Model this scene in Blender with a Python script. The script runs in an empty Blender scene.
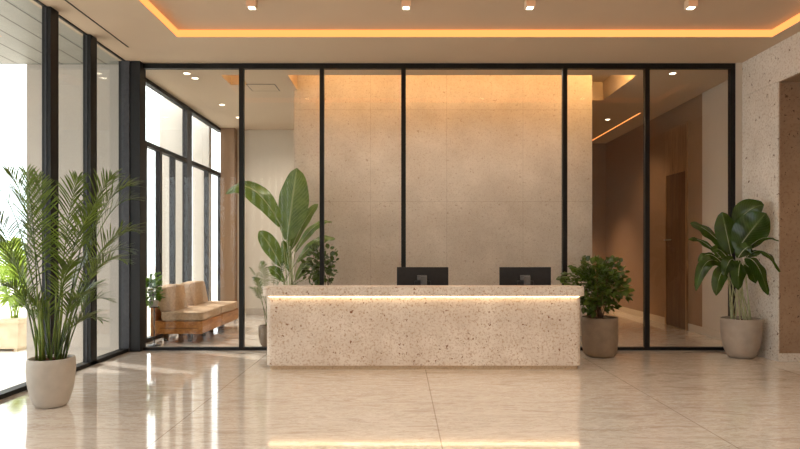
import bpy, bmesh, math, random
from mathutils import Vector, Matrix, noise

sc = bpy.context.scene
COL = sc.collection

# ------------------------------------------------------------------ camera
cam_d = bpy.data.cameras.new('camera')
cam = bpy.data.objects.new('camera', cam_d)
COL.objects.link(cam)
cam.location = (0, 0, 1.5)
cam.rotation_euler = (math.radians(90), 0, 0)
cam_d.lens = 27.0
cam_d.sensor_width = 36.0
cam_d.shift_y = 0.0319
cam_d.clip_end = 300
sc.camera = cam

# ------------------------------------------------------------------ view / world / big lights
sc.view_settings.view_transform = 'Standard'
sc.view_settings.look = 'None'
sc.view_settings.gamma = 1.0
sc.view_settings.use_curve_mapping = False
sc.view_settings.exposure = 0.0
sc.cycles.max_bounces = 9
sc.cycles.diffuse_bounces = 6
sc.cycles.glossy_bounces = 4
sc.cycles.transparent_max_bounces = 24
sc.cycles.sample_clamp_indirect = 6.0
sc.cycles.caustics_reflective = False
sc.cycles.caustics_refractive = False
sc.cycles.use_denoising = True

world = bpy.data.worlds.new('overcast_sky')
sc.world = world
world.use_nodes = True
wn = world.node_tree.nodes
wl = world.node_tree.links
wn.clear()
w_out = wn.new('ShaderNodeOutputWorld')
w_bg = wn.new('ShaderNodeBackground')
w_tc = wn.new('ShaderNodeTexCoord')
w_sep = wn.new('ShaderNodeSeparateXYZ')
w_ramp = wn.new('ShaderNodeValToRGB')
wl.new(w_tc.outputs['Generated'], w_sep.inputs[0])
wl.new(w_sep.outputs['Z'], w_ramp.inputs[0])
w_ramp.color_ramp.elements[0].position = 0.0
w_ramp.color_ramp.elements[0].color = (0.80, 0.90, 0.95, 1)
w_ramp.color_ramp.elements[1].position = 0.35
w_ramp.color_ramp.elements[1].color = (1.0, 0.98, 0.96, 1)
wl.new(w_ramp.outputs[0], w_bg.inputs['Color'])
w_bg.inputs['Strength'].default_value = 4.8
wl.new(w_bg.outputs[0], w_out.inputs[0])


def light(name, kind, loc, energy, color, rot=(0, 0, 0), **kw):
    d = bpy.data.lights.new(name, kind)
    d.energy = energy
    d.color = color
    for k, v in kw.items():
        setattr(d, k, v)
    o = bpy.data.objects.new(name, d)
    COL.objects.link(o)
    o.location = loc
    o.rotation_euler = rot
    return o




def light(name, kind, loc, energy, color, rot=(0, 0, 0), **kw):
    d = bpy.data.lights.new(name, kind)
    d.energy = energy
    d.color = color
    for k, v in kw.items():
        setattr(d, k, v)
    o = bpy.data.objects.new(name, d)
    COL.objects.link(o)
    o.location = loc
    o.rotation_euler = rot
    return o


# late morning sun from the left and behind the lounge; the soffit keeps it out of the lobby
sun = light('sun', 'SUN', (-12, 16, 12), 4.5, (1.0, 0.95, 0.88), angle=math.radians(1.5))
sun.rotation_euler = Vector((-0.78, 0.42, 1.05)).to_track_quat('Z', 'Y').to_euler()
# added unseen fill spots brightening the lobby on the camera's side of the tray
for lx in (-2.8, -0.6, 1.6, 3.4):
    for ly in (-2.0, 1.2, 4.4):
        light('lobby_fill_spot', 'SPOT', (lx, ly, 4.24), 95, (1.0, 0.93, 0.84), (0, 0, 0),
              spot_size=math.radians(150), spot_blend=1.0, shadow_soft_size=0.10)


# ------------------------------------------------------------------ helpers
ORIG = {}


def srgb(r, g, b):
    def f(c):
        c /= 255.0
        return c / 12.92 if c <= 0.04045 else ((c + 0.055) / 1.055) ** 2.4
    return (f(r), f(g), f(b), 1.0)


def P(x, y, Y):
    return Vector(((x - 400.0) * Y / 600.0, Y, 1.5 - (y - 250.0) * Y / 600.0))


def new_bm():
    return bmesh.new()


def box(bm, x0, x1, y0, y1, z0, z1, bevel=0.0, seg=2, mat=0):
    vs = [bm.verts.new((x, y, z)) for z in (z0, z1) for y in (y0, y1) for x in (x0, x1)]
    idx = [(0, 2, 3, 1), (4, 5, 7, 6), (0, 1, 5, 4), (2, 6, 7, 3), (0, 4, 6, 2), (1, 3, 7, 5)]
    fs = [bm.faces.new([vs[i] for i in f]) for f in idx]
    for f in fs:
        f.material_index = mat
    if bevel > 0:
        es = list({e for f in fs for e in f.edges})
        bmesh.ops.bevel(bm, geom=es, offset=bevel, segments=seg, profile=0.5, affect='EDGES')
    return fs


def lathe(bm, cx, cy, prof, n=40, cap_bottom=True, cap_top=False):
    rings = []
    for r, z in prof:
        rings.append([bm.verts.new((cx + r * math.cos(2 * math.pi * k / n), cy + r * math.sin(2 * math.pi * k / n), z)) for k in range(n)])
    for a, b in zip(rings[:-1], rings[1:]):
        for k in range(n):
            bm.faces.new((a[k], a[(k + 1) % n], b[(k + 1) % n], b[k]))
    if cap_bottom:
        bm.faces.new(list(reversed(rings[0])))
    if cap_top:
        bm.faces.new(rings[-1])


def tube(bm, pts, radii, n=8):
    pts = [Vector(p) for p in pts]
    if not hasattr(radii, '__len__'):
        radii = [radii] * len(pts)
    rings = []
    ref = Vector((0, 0, 1))
    for i, p in enumerate(pts):
        t = (pts[min(i + 1, len(pts) - 1)] - pts[max(i - 1, 0)]).normalized()
        a = t.cross(ref)
        if a.length < 1e-3:
            a = t.cross(Vector((1, 0, 0)))
        a.normalize()
        b = t.cross(a)
        rings.append([bm.verts.new(p + radii[i] * (math.cos(2 * math.pi * k / n) * a + math.sin(2 * math.pi * k / n) * b)) for k in range(n)])
    for r0, r1 in zip(rings[:-1], rings[1:]):
        for k in range(n):
            bm.faces.new((r0[k], r0[(k + 1) % n], r1[(k + 1) % n], r1[k]))
    bm.faces.new(list(reversed(rings[0])))
    bm.faces.new(rings[-1])


def bez(p0, p1, p2, n):
    return [(1 - t) ** 2 * p0 + 2 * (1 - t) * t * p1 + t * t * p2 for t in [i / n for i in range(n + 1)]]


def link_mesh(name, bm, mat, parent=None, smooth=False):
    off = ORIG.get(parent.name, Vector((0, 0, 0))) if parent else Vector((0, 0, 0))
    if off.length > 0:
        bmesh.ops.translate(bm, verts=bm.verts[:], vec=-off)
    bmesh.ops.recalc_face_normals(bm, faces=bm.faces[:])
    me = bpy.data.meshes.new(name)
    bm.to_mesh(me)
    bm.free()
    for m in (mat if isinstance(mat, (list, tuple)) else [mat]):
        me.materials.append(m)
    if smooth:
        for p in me.polygons:
            p.use_smooth = True
    o = bpy.data.objects.new(name, me)
    COL.objects.link(o)
    if parent:
        o.parent = parent
        ORIG[o.name] = off
    return o


def part(name, bm, mat, parent, smooth=False, label=None):
    o = link_mesh(name, bm, mat, parent, smooth)
    if label:
        o['label'] = label
    return o


def tag(o, label, cat, group=None, kind=None):
    o['label'] = label
    o['category'] = cat
    if group:
        o['group'] = group
    if kind:
        o['kind'] = kind
    return o


def thing(name, label, cat, loc=(0, 0, 0), group=None, kind=None):
    o = bpy.data.objects.new(name, None)
    COL.objects.link(o)
    o.location = loc
    ORIG[o.name] = Vector(loc)
    tag(o, label, cat, group, kind)
    return o


def structure(name, bm, mat, label, cat):
    o = link_mesh(name, bm, mat)
    return tag(o, label, cat, kind='structure')


def dup(root, loc, label):
    r = root.copy()
    COL.objects.link(r)
    r.location = loc
    r['label'] = label
    for ch in list(root.children):
        c = ch.copy()
        COL.objects.link(c)
        c.parent = r
        for g in list(ch.children):
            d = g.copy()
            COL.objects.link(d)
            d.parent = c
    return r


# ------------------------------------------------------------------ materials
def mat_base(name, color, rough=0.5, metallic=0.0, spec=0.5):
    m = bpy.data.materials.new(name)
    m.use_nodes = True
    b = m.node_tree.nodes['Principled BSDF']
    b.inputs['Base Color'].default_value = color
    b.inputs['Roughness'].default_value = rough
    b.inputs['Metallic'].default_value = metallic
    b.inputs['Specular IOR Level'].default_value = spec
    return m, m.node_tree.nodes, m.node_tree.links, b


def coords(n, l, scale=(1, 1, 1), rot=(0, 0, 0), kind='Object'):
    tc = n.new('ShaderNodeTexCoord')
    mp = n.new('ShaderNodeMapping')
    mp.inputs['Scale'].default_value = scale
    mp.inputs['Rotation'].default_value = rot
    l.new(tc.outputs[kind], mp.inputs[0])
    return mp.outputs[0]


def tex_noise(n, l, vec, scale, detail=4, rough=0.5, dist=0.0):
    t = n.new('ShaderNodeTexNoise')
    t.inputs['Scale'].default_value = scale
    t.inputs['Detail'].default_value = detail
    t.inputs['Roughness'].default_value = rough
    t.inputs['Distortion'].default_value = dist
    l.new(vec, t.inputs['Vector'])
    return t.outputs['Fac']


def ramp(n, l, fac, stops):
    r = n.new('ShaderNodeValToRGB')
    cr = r.color_ramp
    cr.elements[0].position, cr.elements[0].color = stops[0]
    cr.elements[1].position, cr.elements[1].color = stops[-1]
    for p, c in stops[1:-1]:
        e = cr.elements.new(p)
        e.color = c
    l.new(fac, r.inputs[0])
    return r.outputs[0]


def mix(n, l, fac, a, b, mode='MIX'):
    m = n.new('ShaderNodeMix')
    m.data_type = 'RGBA'
    m.blend_type = mode
    for sock, v in ((m.inputs[0], fac), (m.inputs[6], a), (m.inputs[7], b)):
        if isinstance(v, (int, float)):
            sock.default_value = v
        elif isinstance(v, tuple):
            sock.default_value = v
        else:
            l.new(v, sock)
    return m.outputs[2]


def math_n(n, l, op, a, b=None):
    m = n.new('ShaderNodeMath')
    m.operation = op
    for i, v in enumerate((a, b)):
        if v is None:
            continue
        if isinstance(v, (int, float)):
            m.inputs[i].default_value = v
        else:
            l.new(v, m.inputs[i])
    return m.outputs[0]


def bump(n, l, b, h, strength=0.3, dist=0.01):
    bp = n.new('ShaderNodeBump')
    bp.inputs['Strength'].default_value = strength
    bp.inputs['Distance'].default_value = dist
    l.new(h, bp.inputs['Height'])
    l.new(bp.outputs[0], b.inputs['Normal'])


BW = lambda v: (v, v, v, 1)


def m_plaster(name, color, var=0.06, rough=0.75):
    m, n, l, b = mat_base(name, color, rough, spec=0.25)
    v = coords(n, l)
    f = tex_noise(n, l, v, 1.6, 6)
    dark = tuple(c * (1 - var) for c in color[:3]) + (1,)
    light_c = tuple(min(1, c * (1 + var)) for c in color[:3]) + (1,)
    l.new(ramp(n, l, f, [(0.3, dark), (0.7, light_c)]), b.inputs['Base Color'])
    bump(n, l, b, tex_noise(n, l, v, 60, 3), 0.05, 0.004)
    return m


def m_stone(name, base, light_c, spot, spot2, size=1.0, rough=0.55, pits=0.5, joints=False, flecks=0.55):
    """travertine: pale ground with scattered brown pits of several sizes"""
    m, n, l, b = mat_base(name, base, rough, spec=0.35)
    v = coords(n, l)
    g = tex_noise(n, l, v, 2.2 * size, 6, 0.6)
    col = ramp(n, l, g, [(0.3, base), (0.7, light_c)])
    fine = tex_noise(n, l, v, 38 * size, 5, 0.65)
    col = mix(n, l, ramp(n, l, fine, [(0.34, BW(flecks)), (0.50, BW(0.0))]), col, spot2)

    def pit_layer(sc_, thr, jit):
        vo = n.new('ShaderNodeTexVoronoi')
        vo.inputs['Scale'].default_value = sc_
        vv = n.new('ShaderNodeVectorMath')
        vv.operation = 'ADD'
        nz = n.new('ShaderNodeTexNoise')
        nz.inputs['Scale'].default_value = sc_ * 2.2
        nz.inputs['Detail'].default_value = 3
        l.new(v, nz.inputs['Vector'])
        scl = n.new('ShaderNodeVectorMath')
        scl.operation = 'SCALE'
        scl.inputs['Scale'].default_value = jit / sc_
        l.new(nz.outputs['Color'], scl.inputs[0])
        l.new(v, vv.inputs[0])
        l.new(scl.outputs[0], vv.inputs[1])
        l.new(vv.outputs[0], vo.inputs['Vector'])
        sep = n.new('ShaderNodeSeparateColor')
        l.new(vo.outputs['Color'], sep.inputs[0])
        # radius varies per cell; many cells have none
        rad = math_n(n, l, 'MULTIPLY', math_n(n, l, 'SUBTRACT', sep.outputs[0], 1 - thr), 0.28 / thr)
        d = math_n(n, l, 'SUBTRACT', rad, vo.outputs['Distance'])
        mask = math_n(n, l, 'MULTIPLY', d, 16.0)
        cl = n.new('ShaderNodeClamp')
        l.new(mask, cl.inputs[0])
        return cl.outputs[0], sep.outputs[1]
    h = None
    for sc_, thr, jit in ((15 * size, 0.30, 1.3), (22 * size, 0.50, 1.2), (38 * size, 0.7, 1.0), (66 * size, 0.6, 0.9)):
        mk, rnd = pit_layer(sc_, thr, jit)
        mk2 = math_n(n, l, 'MULTIPLY', mk, math_n(n, l, 'MULTIPLY', rnd, pits * 1.6))
        cl = n.new('ShaderNodeClamp')
        l.new(mk2, cl.inputs[0])
        col = mix(n, l, cl.outputs[0], col, spot)
        h = mk if h is None else math_n(n, l, 'MAXIMUM', h, mk)
    if joints:
        sep = n.new('ShaderNodeSeparateXYZ')
        l.new(v, sep.inputs[0])
        masks = []
        for ax, pitch, off in ((0, 1.33, 0.52), (2, 1.60, 0.86)):
            t = math_n(n, l, 'MODULO', math_n(n, l, 'ADD', sep.outputs[ax], off + pitch * 20), pitch)
            masks.append(math_n(n, l, 'LESS_THAN', t, 0.008))
        mm = math_n(n, l, 'MAXIMUM', masks[0], masks[1])
        col = mix(n, l, math_n(n, l, 'MULTIPLY', mm, 0.28), col, srgb(120, 98, 78))
    l.new(col, b.inputs['Base Color'])
    inv = math_n(n, l, 'SUBTRACT', 1.0, h)
    bump(n, l, b, inv, 0.35, 0.006)
    return m


def m_floor(name):
    base, light_c = srgb(196, 181, 166), srgb(226, 217, 207)
    m, n, l, b = mat_base(name, base, 0.09, spec=0.6)
    v = coords(n, l, (0.8, 3.4, 1), (0, 0, math.radians(-28)))
    v2 = coords(n, l)
    g = tex_noise(n, l, v, 1.5, 9, 0.62, 1.6)
    col = ramp(n, l, g, [(0.30, base), (0.52, light_c), (0.72, srgb(208, 194, 179))])
    w = tex_noise(n, l, v, 3.1, 10, 0.7, 2.6)
    vein = ramp(n, l, w, [(0.45, BW(0)), (0.5, BW(0.5)), (0.54, BW(0))])
    col = mix(n, l, vein, col, srgb(184, 156, 128))
    w2 = tex_noise(n, l, v, 1.1, 10, 0.7, 3.2)
    vein2 = ramp(n, l, w2, [(0.47, BW(0)), (0.5, BW(0.7)), (0.53, BW(0))])
    col = mix(n, l, vein2, col, srgb(240, 232, 222))
    sep = n.new('ShaderNodeSeparateXYZ')
    l.new(v2, sep.inputs[0])
    t = math_n(n, l, 'MODULO', math_n(n, l, 'ADD', sep.outputs[0], 1.925 + 2.24 * 10), 2.24)
    t2 = math_n(n, l, 'MODULO', math_n(n, l, 'ADD', sep.outputs[1], 0.3 + 2.24 * 10), 4.48)
    k1 = math_n(n, l, 'LESS_THAN', t, 0.010)
    k2 = math_n(n, l, 'LESS_THAN', t2, 0.006)
    col = mix(n, l, math_n(n, l, 'MULTIPLY', math_n(n, l, 'MAXIMUM', k1, math_n(n, l, 'MULTIPLY', k2, 0.3)), 0.5), col, srgb(120, 92, 66))
    l.new(col, b.inputs['Base Color'])
    b.inputs['Coat Weight'].default_value = 0.6
    b.inputs['Coat Roughness'].default_value = 0.05
    r = ramp(n, l, tex_noise(n, l, v, 5, 6), [(0.3, BW(0.05)), (0.7, BW(0.12))])
    l.new(r, b.inputs['Roughness'])
    return m


def m_wood(name, dark, light_c, axis='Z', rough=0.45, scale=1.0):
    m, n, l, b = mat_base(name, light_c, rough, spec=0.4)
    s = {'Z': (9, 9, 0.9), 'Y': (9, 0.9, 9), 'X': (0.9, 9, 9)}[axis]
    v = coords(n, l, tuple(a * scale for a in s))
    g = tex_noise(n, l, v, 1.6, 8, 0.6, 1.2)
    l.new(ramp(n, l, g, [(0.32, dark), (0.66, light_c)]), b.inputs['Base Color'])
    bump(n, l, b, g, 0.08, 0.004)
    return m


def m_glass(name, tint=(0.96, 0.97, 0.965, 1), ior=1.5, boost=1.0):
    m = bpy.data.materials.new(name)
    m.use_nodes = True
    n, l = m.node_tree.nodes, m.node_tree.links
    n.clear()
    out = n.new('ShaderNodeOutputMaterial')
    tr = n.new('ShaderNodeBsdfTransparent')
    tr.inputs[0].default_value = tint
    gl = n.new('ShaderNodeBsdfGlossy')
    gl.inputs['Roughness'].default_value = 0.0
    fr = n.new('ShaderNodeFresnel')
    # both faces of the pane reflect alike: invert the index where the ray meets the inner face
    geo = n.new('ShaderNodeNewGeometry')
    ii = math_n(n, l, 'ADD', ior, math_n(n, l, 'MULTIPLY', geo.outputs['Backfacing'], 1.0 / ior - ior))
    l.new(ii, fr.inputs['IOR'])
    mx = n.new('ShaderNodeMixShader')
    fac = math_n(n, l, 'MULTIPLY', fr.outputs[0], boost)
    l.new(fac, mx.inputs[0])
    l.new(tr.outputs[0], mx.inputs[1])
    l.new(gl.outputs[0], mx.inputs[2])
    l.new(mx.outputs[0], out.inputs[0])
    return m


def m_emit(name, color, strength):
    m = bpy.data.materials.new(name)
    m.use_nodes = True
    n, l = m.node_tree.nodes, m.node_tree.links
    n.clear()
    out = n.new('ShaderNodeOutputMaterial')
    e = n.new('ShaderNodeEmission')
    e.inputs[0].default_value = color
    e.inputs[1].default_value = strength
    l.new(e.outputs[0], out.inputs[0])
    return m


def m_leaf(name, dark, light_c, rib, rough=0.35, veins=26.0, trans=0.2):
    """leaf with midrib and side veins taken from its own UVs"""
    m, n, l, b = mat_base(name, dark, rough, spec=0.5)
    tc = n.new('ShaderNodeTexCoord')
    sep = n.new('ShaderNodeSeparateXYZ')
    l.new(tc.outputs['UV'], sep.inputs[0])
    f = tex_noise(n, l, tc.outputs['Object'], 7, 3)
    col = ramp(n, l, f, [(0.3, dark), (0.7, light_c)])
    au = math_n(n, l, 'ABSOLUTE', math_n(n, l, 'SUBTRACT', sep.outputs[0], 0.5))
    midm = math_n(n, l, 'LESS_THAN', au, 0.035)
    ph = math_n(n, l, 'SUBTRACT', math_n(n, l, 'MULTIPLY', sep.outputs[1], veins), math_n(n, l, 'MULTIPLY', au, 9.0))
    vm = math_n(n, l, 'GREATER_THAN', math_n(n, l, 'SINE', math_n(n, l, 'MULTIPLY', ph, 6.283)), 0.6)
    col = mix(n, l, math_n(n, l, 'MULTIPLY', vm, 0.25), col, rib)
    col = mix(n, l, math_n(n, l, 'MULTIPLY', midm, 0.75), col, rib)
    l.new(col, b.inputs['Base Color'])
    b.inputs['Transmission Weight'].default_value = 0.0
    # a little light passes through the blade
    out = [x for x in n if x.type == 'OUTPUT_MATERIAL'][0]
    tl = n.new('ShaderNodeBsdfTranslucent')
    l.new(mix(n, l, 0.6, col, srgb(150, 180, 50)), tl.inputs[0])
    mx = n.new('ShaderNodeMixShader')
    mx.inputs[0].default_value = trans
    l.new(b.outputs[0], mx.inputs[1])
    l.new(tl.outputs[0], mx.inputs[2])
    l.new(mx.outputs[0], out.inputs[0])
    return m


def m_noisy(name, dark, light_c, scale=8, rough=0.6, bmp=0.1, spec=0.4, metallic=0.0):
    m, n, l, b = mat_base(name, dark, rough, metallic, spec)
    v = coords(n, l)
    f = tex_noise(n, l, v, scale, 5)
    l.new(ramp(n, l, f, [(0.3, dark), (0.7, light_c)]), b.inputs['Base Color'])
    if bmp:
        bump(n, l, b, f, bmp, 0.01)
    return m


M = {}
M['ceiling'] = m_plaster('ceiling_plaster', srgb(196, 177, 155), 0.02)
M['wall'] = m_plaster('beige_plaster', srgb(216, 206, 192), 0.02)
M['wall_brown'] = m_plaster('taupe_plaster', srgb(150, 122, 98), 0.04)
M['wall_grey'] = m_plaster('pale_taupe_plaster', srgb(196, 184, 170), 0.02)
M['fin'] = m_plaster('reflected_beige', srgb(184, 176, 167), 0.02)  # tone of a glass reflection put into the wide fin's colour
M['fin_light'] = m_plaster('pale_reflected_beige', srgb(226, 218, 208), 0.02)  # reflected beige put into the narrow fins' colour, kept paler
M['floor'] = m_floor('polished_marble')
M['stone'] = m_stone('pitted_travertine', srgb(204, 189, 174), srgb(228, 217, 205), srgb(128, 86, 56), srgb(176, 142, 110), pits=0.9, flecks=0.8)
M['stone_wall'] = m_stone('pale_pitted_travertine', srgb(212, 204, 194), srgb(232, 225, 216), srgb(112, 84, 62), srgb(178, 156, 136), 0.8, pits=0.75, flecks=0.7)
M['stone_brown_shade'] = m_stone('shaded_brown_travertine', srgb(150, 124, 102), srgb(168, 142, 118), srgb(84, 56, 38), srgb(136, 104, 78), 0.8, pits=0.8)  # brown stone with part of the opening's shade painted into its colour
M['panel'] = m_stone('honed_stone_slabs', srgb(192, 179, 166), srgb(214, 202, 190), srgb(128, 98, 74), srgb(172, 150, 128), 0.9, pits=0.32, joints=True, flecks=0.4)
M['plinth'] = m_stone('plinth_stone', srgb(188, 164, 136), srgb(206, 184, 156), srgb(110, 78, 52), srgb(150, 118, 90))
M['black'] = m_noisy('black_metal', srgb(16, 15, 15), srgb(24, 23, 23), 20, 0.5, 0.0, 0.3)
M['grey_metal'] = m_noisy('graphite_metal', srgb(54, 54, 58), srgb(64, 64, 68), 20, 0.5, 0.0, 0.3)
M['glass'] = m_glass('clear_glass', boost=0.45)
M['window_glass'] = m_glass('window_glass', (0.93, 0.94, 0.935, 1), 1.5, 1.0)
M['cove'] = m_emit('warm_cove_led', (1.0, 0.32, 0.085, 1), 1.9)
M['cove_hidden'] = m_emit('hidden_cove_led', (1.0, 0.58, 0.22, 1), 46.0)
M['cove_boost'] = m_emit('added_boost_led', (1.0, 0.56, 0.18, 1), 120.0)  # for the added strip that brightens the recess end
M['desk_led'] = m_emit('desk_led', (1.0, 0.70, 0.38, 1), 11.0)
M['lamp'] = m_emit('lamp_lens', (1.0, 0.88, 0.70, 1), 7.0)
M['lamp_case'] = m_noisy('lamp_case', srgb(205, 190, 168), srgb(214, 198, 176), 20, 0.5, 0.0)
M['soffit'] = None
M['pot'] = m_noisy('pot_ceramic_grey', srgb(178, 170, 160), srgb(190, 182, 172), 9, 0.6, 0.04)
M['pot_mid'] = m_noisy('pot_ceramic_warm_grey', srgb(156, 144, 132), srgb(168, 156, 144), 9, 0.6, 0.04)
M['pot_brown'] = m_noisy('pot_ceramic_taupe', srgb(128, 110, 93), srgb(142, 124, 105), 9, 0.6, 0.04)
M['soil'] = m_noisy('potting_soil', srgb(52, 32, 20), srgb(98, 62, 38), 60, 0.95, 0.8, 0.1)
M['palm'] = m_leaf('palm_leaf', srgb(22, 44, 10), srgb(104, 128, 40), srgb(118, 138, 56), 0.4, 0.0, 0.15)
M['palm_bright'] = m_leaf('yellow_green_palm_leaf', srgb(120, 150, 40), srgb(170, 196, 74), srgb(200, 214, 110), 0.5, 0.0)  # the outdoor palm's own yellow-green
M['cane'] = m_noisy('green_cane', srgb(86, 110, 42), srgb(136, 150, 70), 12, 0.5, 0.0)
M['banana'] = m_leaf('broad_leaf', srgb(62, 88, 34), srgb(112, 132, 62), srgb(160, 172, 104), 0.35, 16.0)
M['dark_leaf'] = m_leaf('glossy_dark_leaf', srgb(20, 38, 14), srgb(48, 78, 26), srgb(90, 114, 56), 0.25, 14.0)
M['shrub'] = m_leaf('shrub_leaf', srgb(22, 38, 12), srgb(76, 98, 34), srgb(110, 130, 56), 0.3, 0.0)
M['fresh'] = m_leaf('fresh_leaf', srgb(50, 92, 24), srgb(104, 146, 46), srgb(130, 160, 70), 0.4, 0.0)
M['pale_stalk'] = m_noisy('pale_stalk', srgb(150, 158, 112), srgb(196, 198, 160), 14, 0.45, 0.0)
M['bark'] = m_noisy('twig_bark', srgb(70, 52, 36), srgb(108, 84, 60), 30, 0.8, 0.3)
M['sofa_wood'] = m_wood('warm_oak', srgb(158, 98, 46), srgb(208, 148, 84), 'Y', 0.4)
M['cushion'] = m_noisy('tan_linen', srgb(184, 156, 128), srgb(206, 178, 150), 26, 0.9, 0.25, 0.15)
M['door_wood'] = m_wood('walnut_door', srgb(78, 54, 38), srgb(112, 82, 58), 'Z', 0.45)
M['door_wood_light'] = m_wood('walnut_surround', srgb(126, 94, 68), srgb(170, 134, 100), 'Z', 0.45)
M['steel'] = m_noisy('brushed_steel', srgb(180, 176, 170), srgb(200, 196, 190), 30, 0.3, 0.0, 0.5, 1.0)
M['monitor'] = m_noisy('monitor_plastic', srgb(26, 25, 27), srgb(34, 33, 35), 20, 0.4, 0.0)
M['monitor_stand'] = m_noisy('monitor_stand_grey', srgb(84, 82, 82), srgb(104, 102, 100), 20, 0.35, 0.0)
M['screen'] = m_noisy('dark_screen', srgb(12, 12, 14), srgb(16, 16, 18), 10, 0.1, 0.0)
M['paving'] = m_noisy('pale_paving', srgb(206, 200, 190), srgb(224, 218, 208), 1.5, 0.8, 0.05)
M['concrete'] = m_noisy('cream_concrete', srgb(196, 178, 150), srgb(216, 200, 172), 5, 0.85, 0.1)


def m_soffit():
    m, n, l, b = mat_base('soffit_planks', srgb(196, 196, 188), 0.5)
    v = coords(n, l)
    sep = n.new('ShaderNodeSeparateXYZ')
    l.new(v, sep.inputs[0])
    t = math_n(n, l, 'MODULO', math_n(n, l, 'ADD', sep.outputs[0], 33.13), 0.33)
    k = math_n(n, l, 'LESS_THAN', t, 0.022)
    f = tex_noise(n, l, v, 2, 4)
    col = ramp(n, l, f, [(0.3, srgb(138, 138, 131)), (0.7, srgb(152, 152, 145))])
    l.new(mix(n, l, k, col, srgb(36, 36, 34)), b.inputs['Base Color'])
    return m


M['soffit'] = m_soffit()

# ------------------------------------------------------------------ structure
H = 4.29
D = 9.0
XL, XR = -4.0, 5.10

b = new_bm()
box(b, -4.15, 8.0, -5.0, 16.2, -0.55, 0.0)
structure('floor', b, M['floor'], 'polished beige marble floor', 'floor')

b = new_bm()
box(b, -60, -4.151, -15, 80, -0.75, -0.55)
structure('ground', b, M['paving'], 'pale paved terrace outside the windows', 'ground')


def slab_with_holes(bm, x0, x1, y0, y1, z0, z1, holes):
    xs = sorted({x0, x1} | {h[0] for h in holes} | {h[1] for h in holes})
    ys = sorted({y0, y1} | {h[2] for h in holes} | {h[3] for h in holes})
    for i in range(len(xs) - 1):
        for j in range(len(ys) - 1):
            cx, cy = (xs[i] + xs[i + 1]) / 2, (ys[j] + ys[j + 1]) / 2
            if any(h[0] < cx < h[1] and h[2] < cy < h[3] for h in holes):
                continue
            box(bm, xs[i], xs[i + 1], ys[j], ys[j + 1], z0, z1)


TRAY = (-2.92, 4.88, 6.62, 7.87)
REC = (-1.79, 3.78, 9.57, 11.17)
REC2 = (-2.86, -2.56, 9.57, 10.15)
b = new_bm()
slab_with_holes(b, -4.15, 8.0, -5.0, 16.2, H, H + 0.10, [TRAY, REC, REC2])
box(b, TRAY[0] - .1, TRAY[1] + .1, TRAY[2] - .1, TRAY[3] + .1, H + 0.10, H + 0.18)
structure('ceiling', b, M['ceiling'], 'warm beige plaster ceiling with a sunken light tray', 'ceiling')
for i, (x0, x1, y0, y1) in enumerate((REC, REC2)):
    b = new_bm()
    zt = H + 0.34
    t = 0.05
    box(b, x0 - t, x1 + t, y0 - t, y1 + t, zt, zt + .05)
    box(b, x0 - t, x0, y0 - t, y1 + t, H + .10, zt)
    box(b, x1, x1 + t, y0 - t, y1 + t, H + .10, zt)
    box(b, x0, x1, y0 - t, y0, H + .10, zt)
    box(b, x0, x1, y1, y1 + t, H + .10, zt)
    structure('trim_%d' % (i + 1), b, M['ceiling'], 'recessed light cove in the ceiling behind the glass', 'ceiling recess')

# right side walls of travertine with the tall opening
OY0, OY1, OZ = 5.6, 8.09, 3.77
b = new_bm()
box(b, XR, 5.75, OY1, 9.0, 0, OZ)
box(b, XR, 5.75, -5, OY0, 0, OZ)
box(b, XR, 5.75, -5, 9.0, OZ + 0.008, H)
box(b, XR + .012, 5.74, -5, 9.0, OZ, OZ + 0.008)
structure('wall_right', b, M['stone_wall'], 'pale pitted travertine wall on the right with a tall opening', 'wall')
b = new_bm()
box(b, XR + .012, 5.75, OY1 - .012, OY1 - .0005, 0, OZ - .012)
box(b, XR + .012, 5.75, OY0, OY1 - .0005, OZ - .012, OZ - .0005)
structure('trim_6', b, M['stone_brown_shade'], 'brown travertine lining, its brown partly painted shade, of the tall opening at the right edge', 'lining')
b = new_bm()
box(b, 5.01, XR, 8.94, 9.06, 0, H)
structure('trim_3', b, M['wall_grey'], 'narrow plain strip between glass partition and travertine wall', 'trim')
b = new_bm()
box(b, XR - .015, XR, OY1, 8.93, 0, 0.11, 0.003)
box(b, XR - .015, 5.75, OY1 - .028, OY1 - .0125, 0, 0.11, 0.003)
structure('baseboard_right', b, M['stone_wall'], 'travertine baseboard along the right wall and opening', 'baseboard')
b = new_bm()
box(b, 7.6, 7.9, -5, 9.3, 0, H)
box(b, 5.75, 7.6, 9.0, 9.3, 0, H)
structure('wall_side_room', b, M['wall_brown'], 'taupe wall of the side passage beyond the opening', 'wall')

# walls behind the glass
b = new_bm()
box(b, 5.37, 5.75, 9.06, 10.66, 0, H)
structure('wall_right_middle', b, M['wall_grey'], 'pale taupe wall just behind the glass on the right', 'wall')
b = new_bm()
box(b, 5.39, 5.75, 10.66, 15.7, 0, H)
structure('wall_right_rear', b, M['wall_brown'], 'brown corridor wall holding the wooden door', 'wall')
b = new_bm()
box(b, 2.0, 5.75, 15.7, 16.0, 0, H)
box(b, 1.8, 2.0, 10.95, 16.0, 0, H)
structure('wall_corridor_end', b, M['wall_brown'], 'brown end wall of the corridor', 'wall')
b = new_bm()
box(b, -4.15, 1.8, 13.95, 14.2, 0, H)
structure('wall_back', b, M['wall'], 'beige rear wall of the lounge behind the glass', 'wall')
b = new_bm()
box(b, -4.10, -3.78, 13.70, 13.95, 0, H)  # tan strip put in for the shade in this corner
structure('trim_4', b, M['wall_brown'], 'tan strip standing in for shade in the corner of the lounge', 'shade strip')
b = new_bm()
box(b, -3.78, 1.8, 13.93, 13.95, 0, 0.14, 0.003)
structure('baseboard_back', b, M['wall_grey'], 'pale baseboard of the lounge rear wall', 'baseboard')
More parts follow.
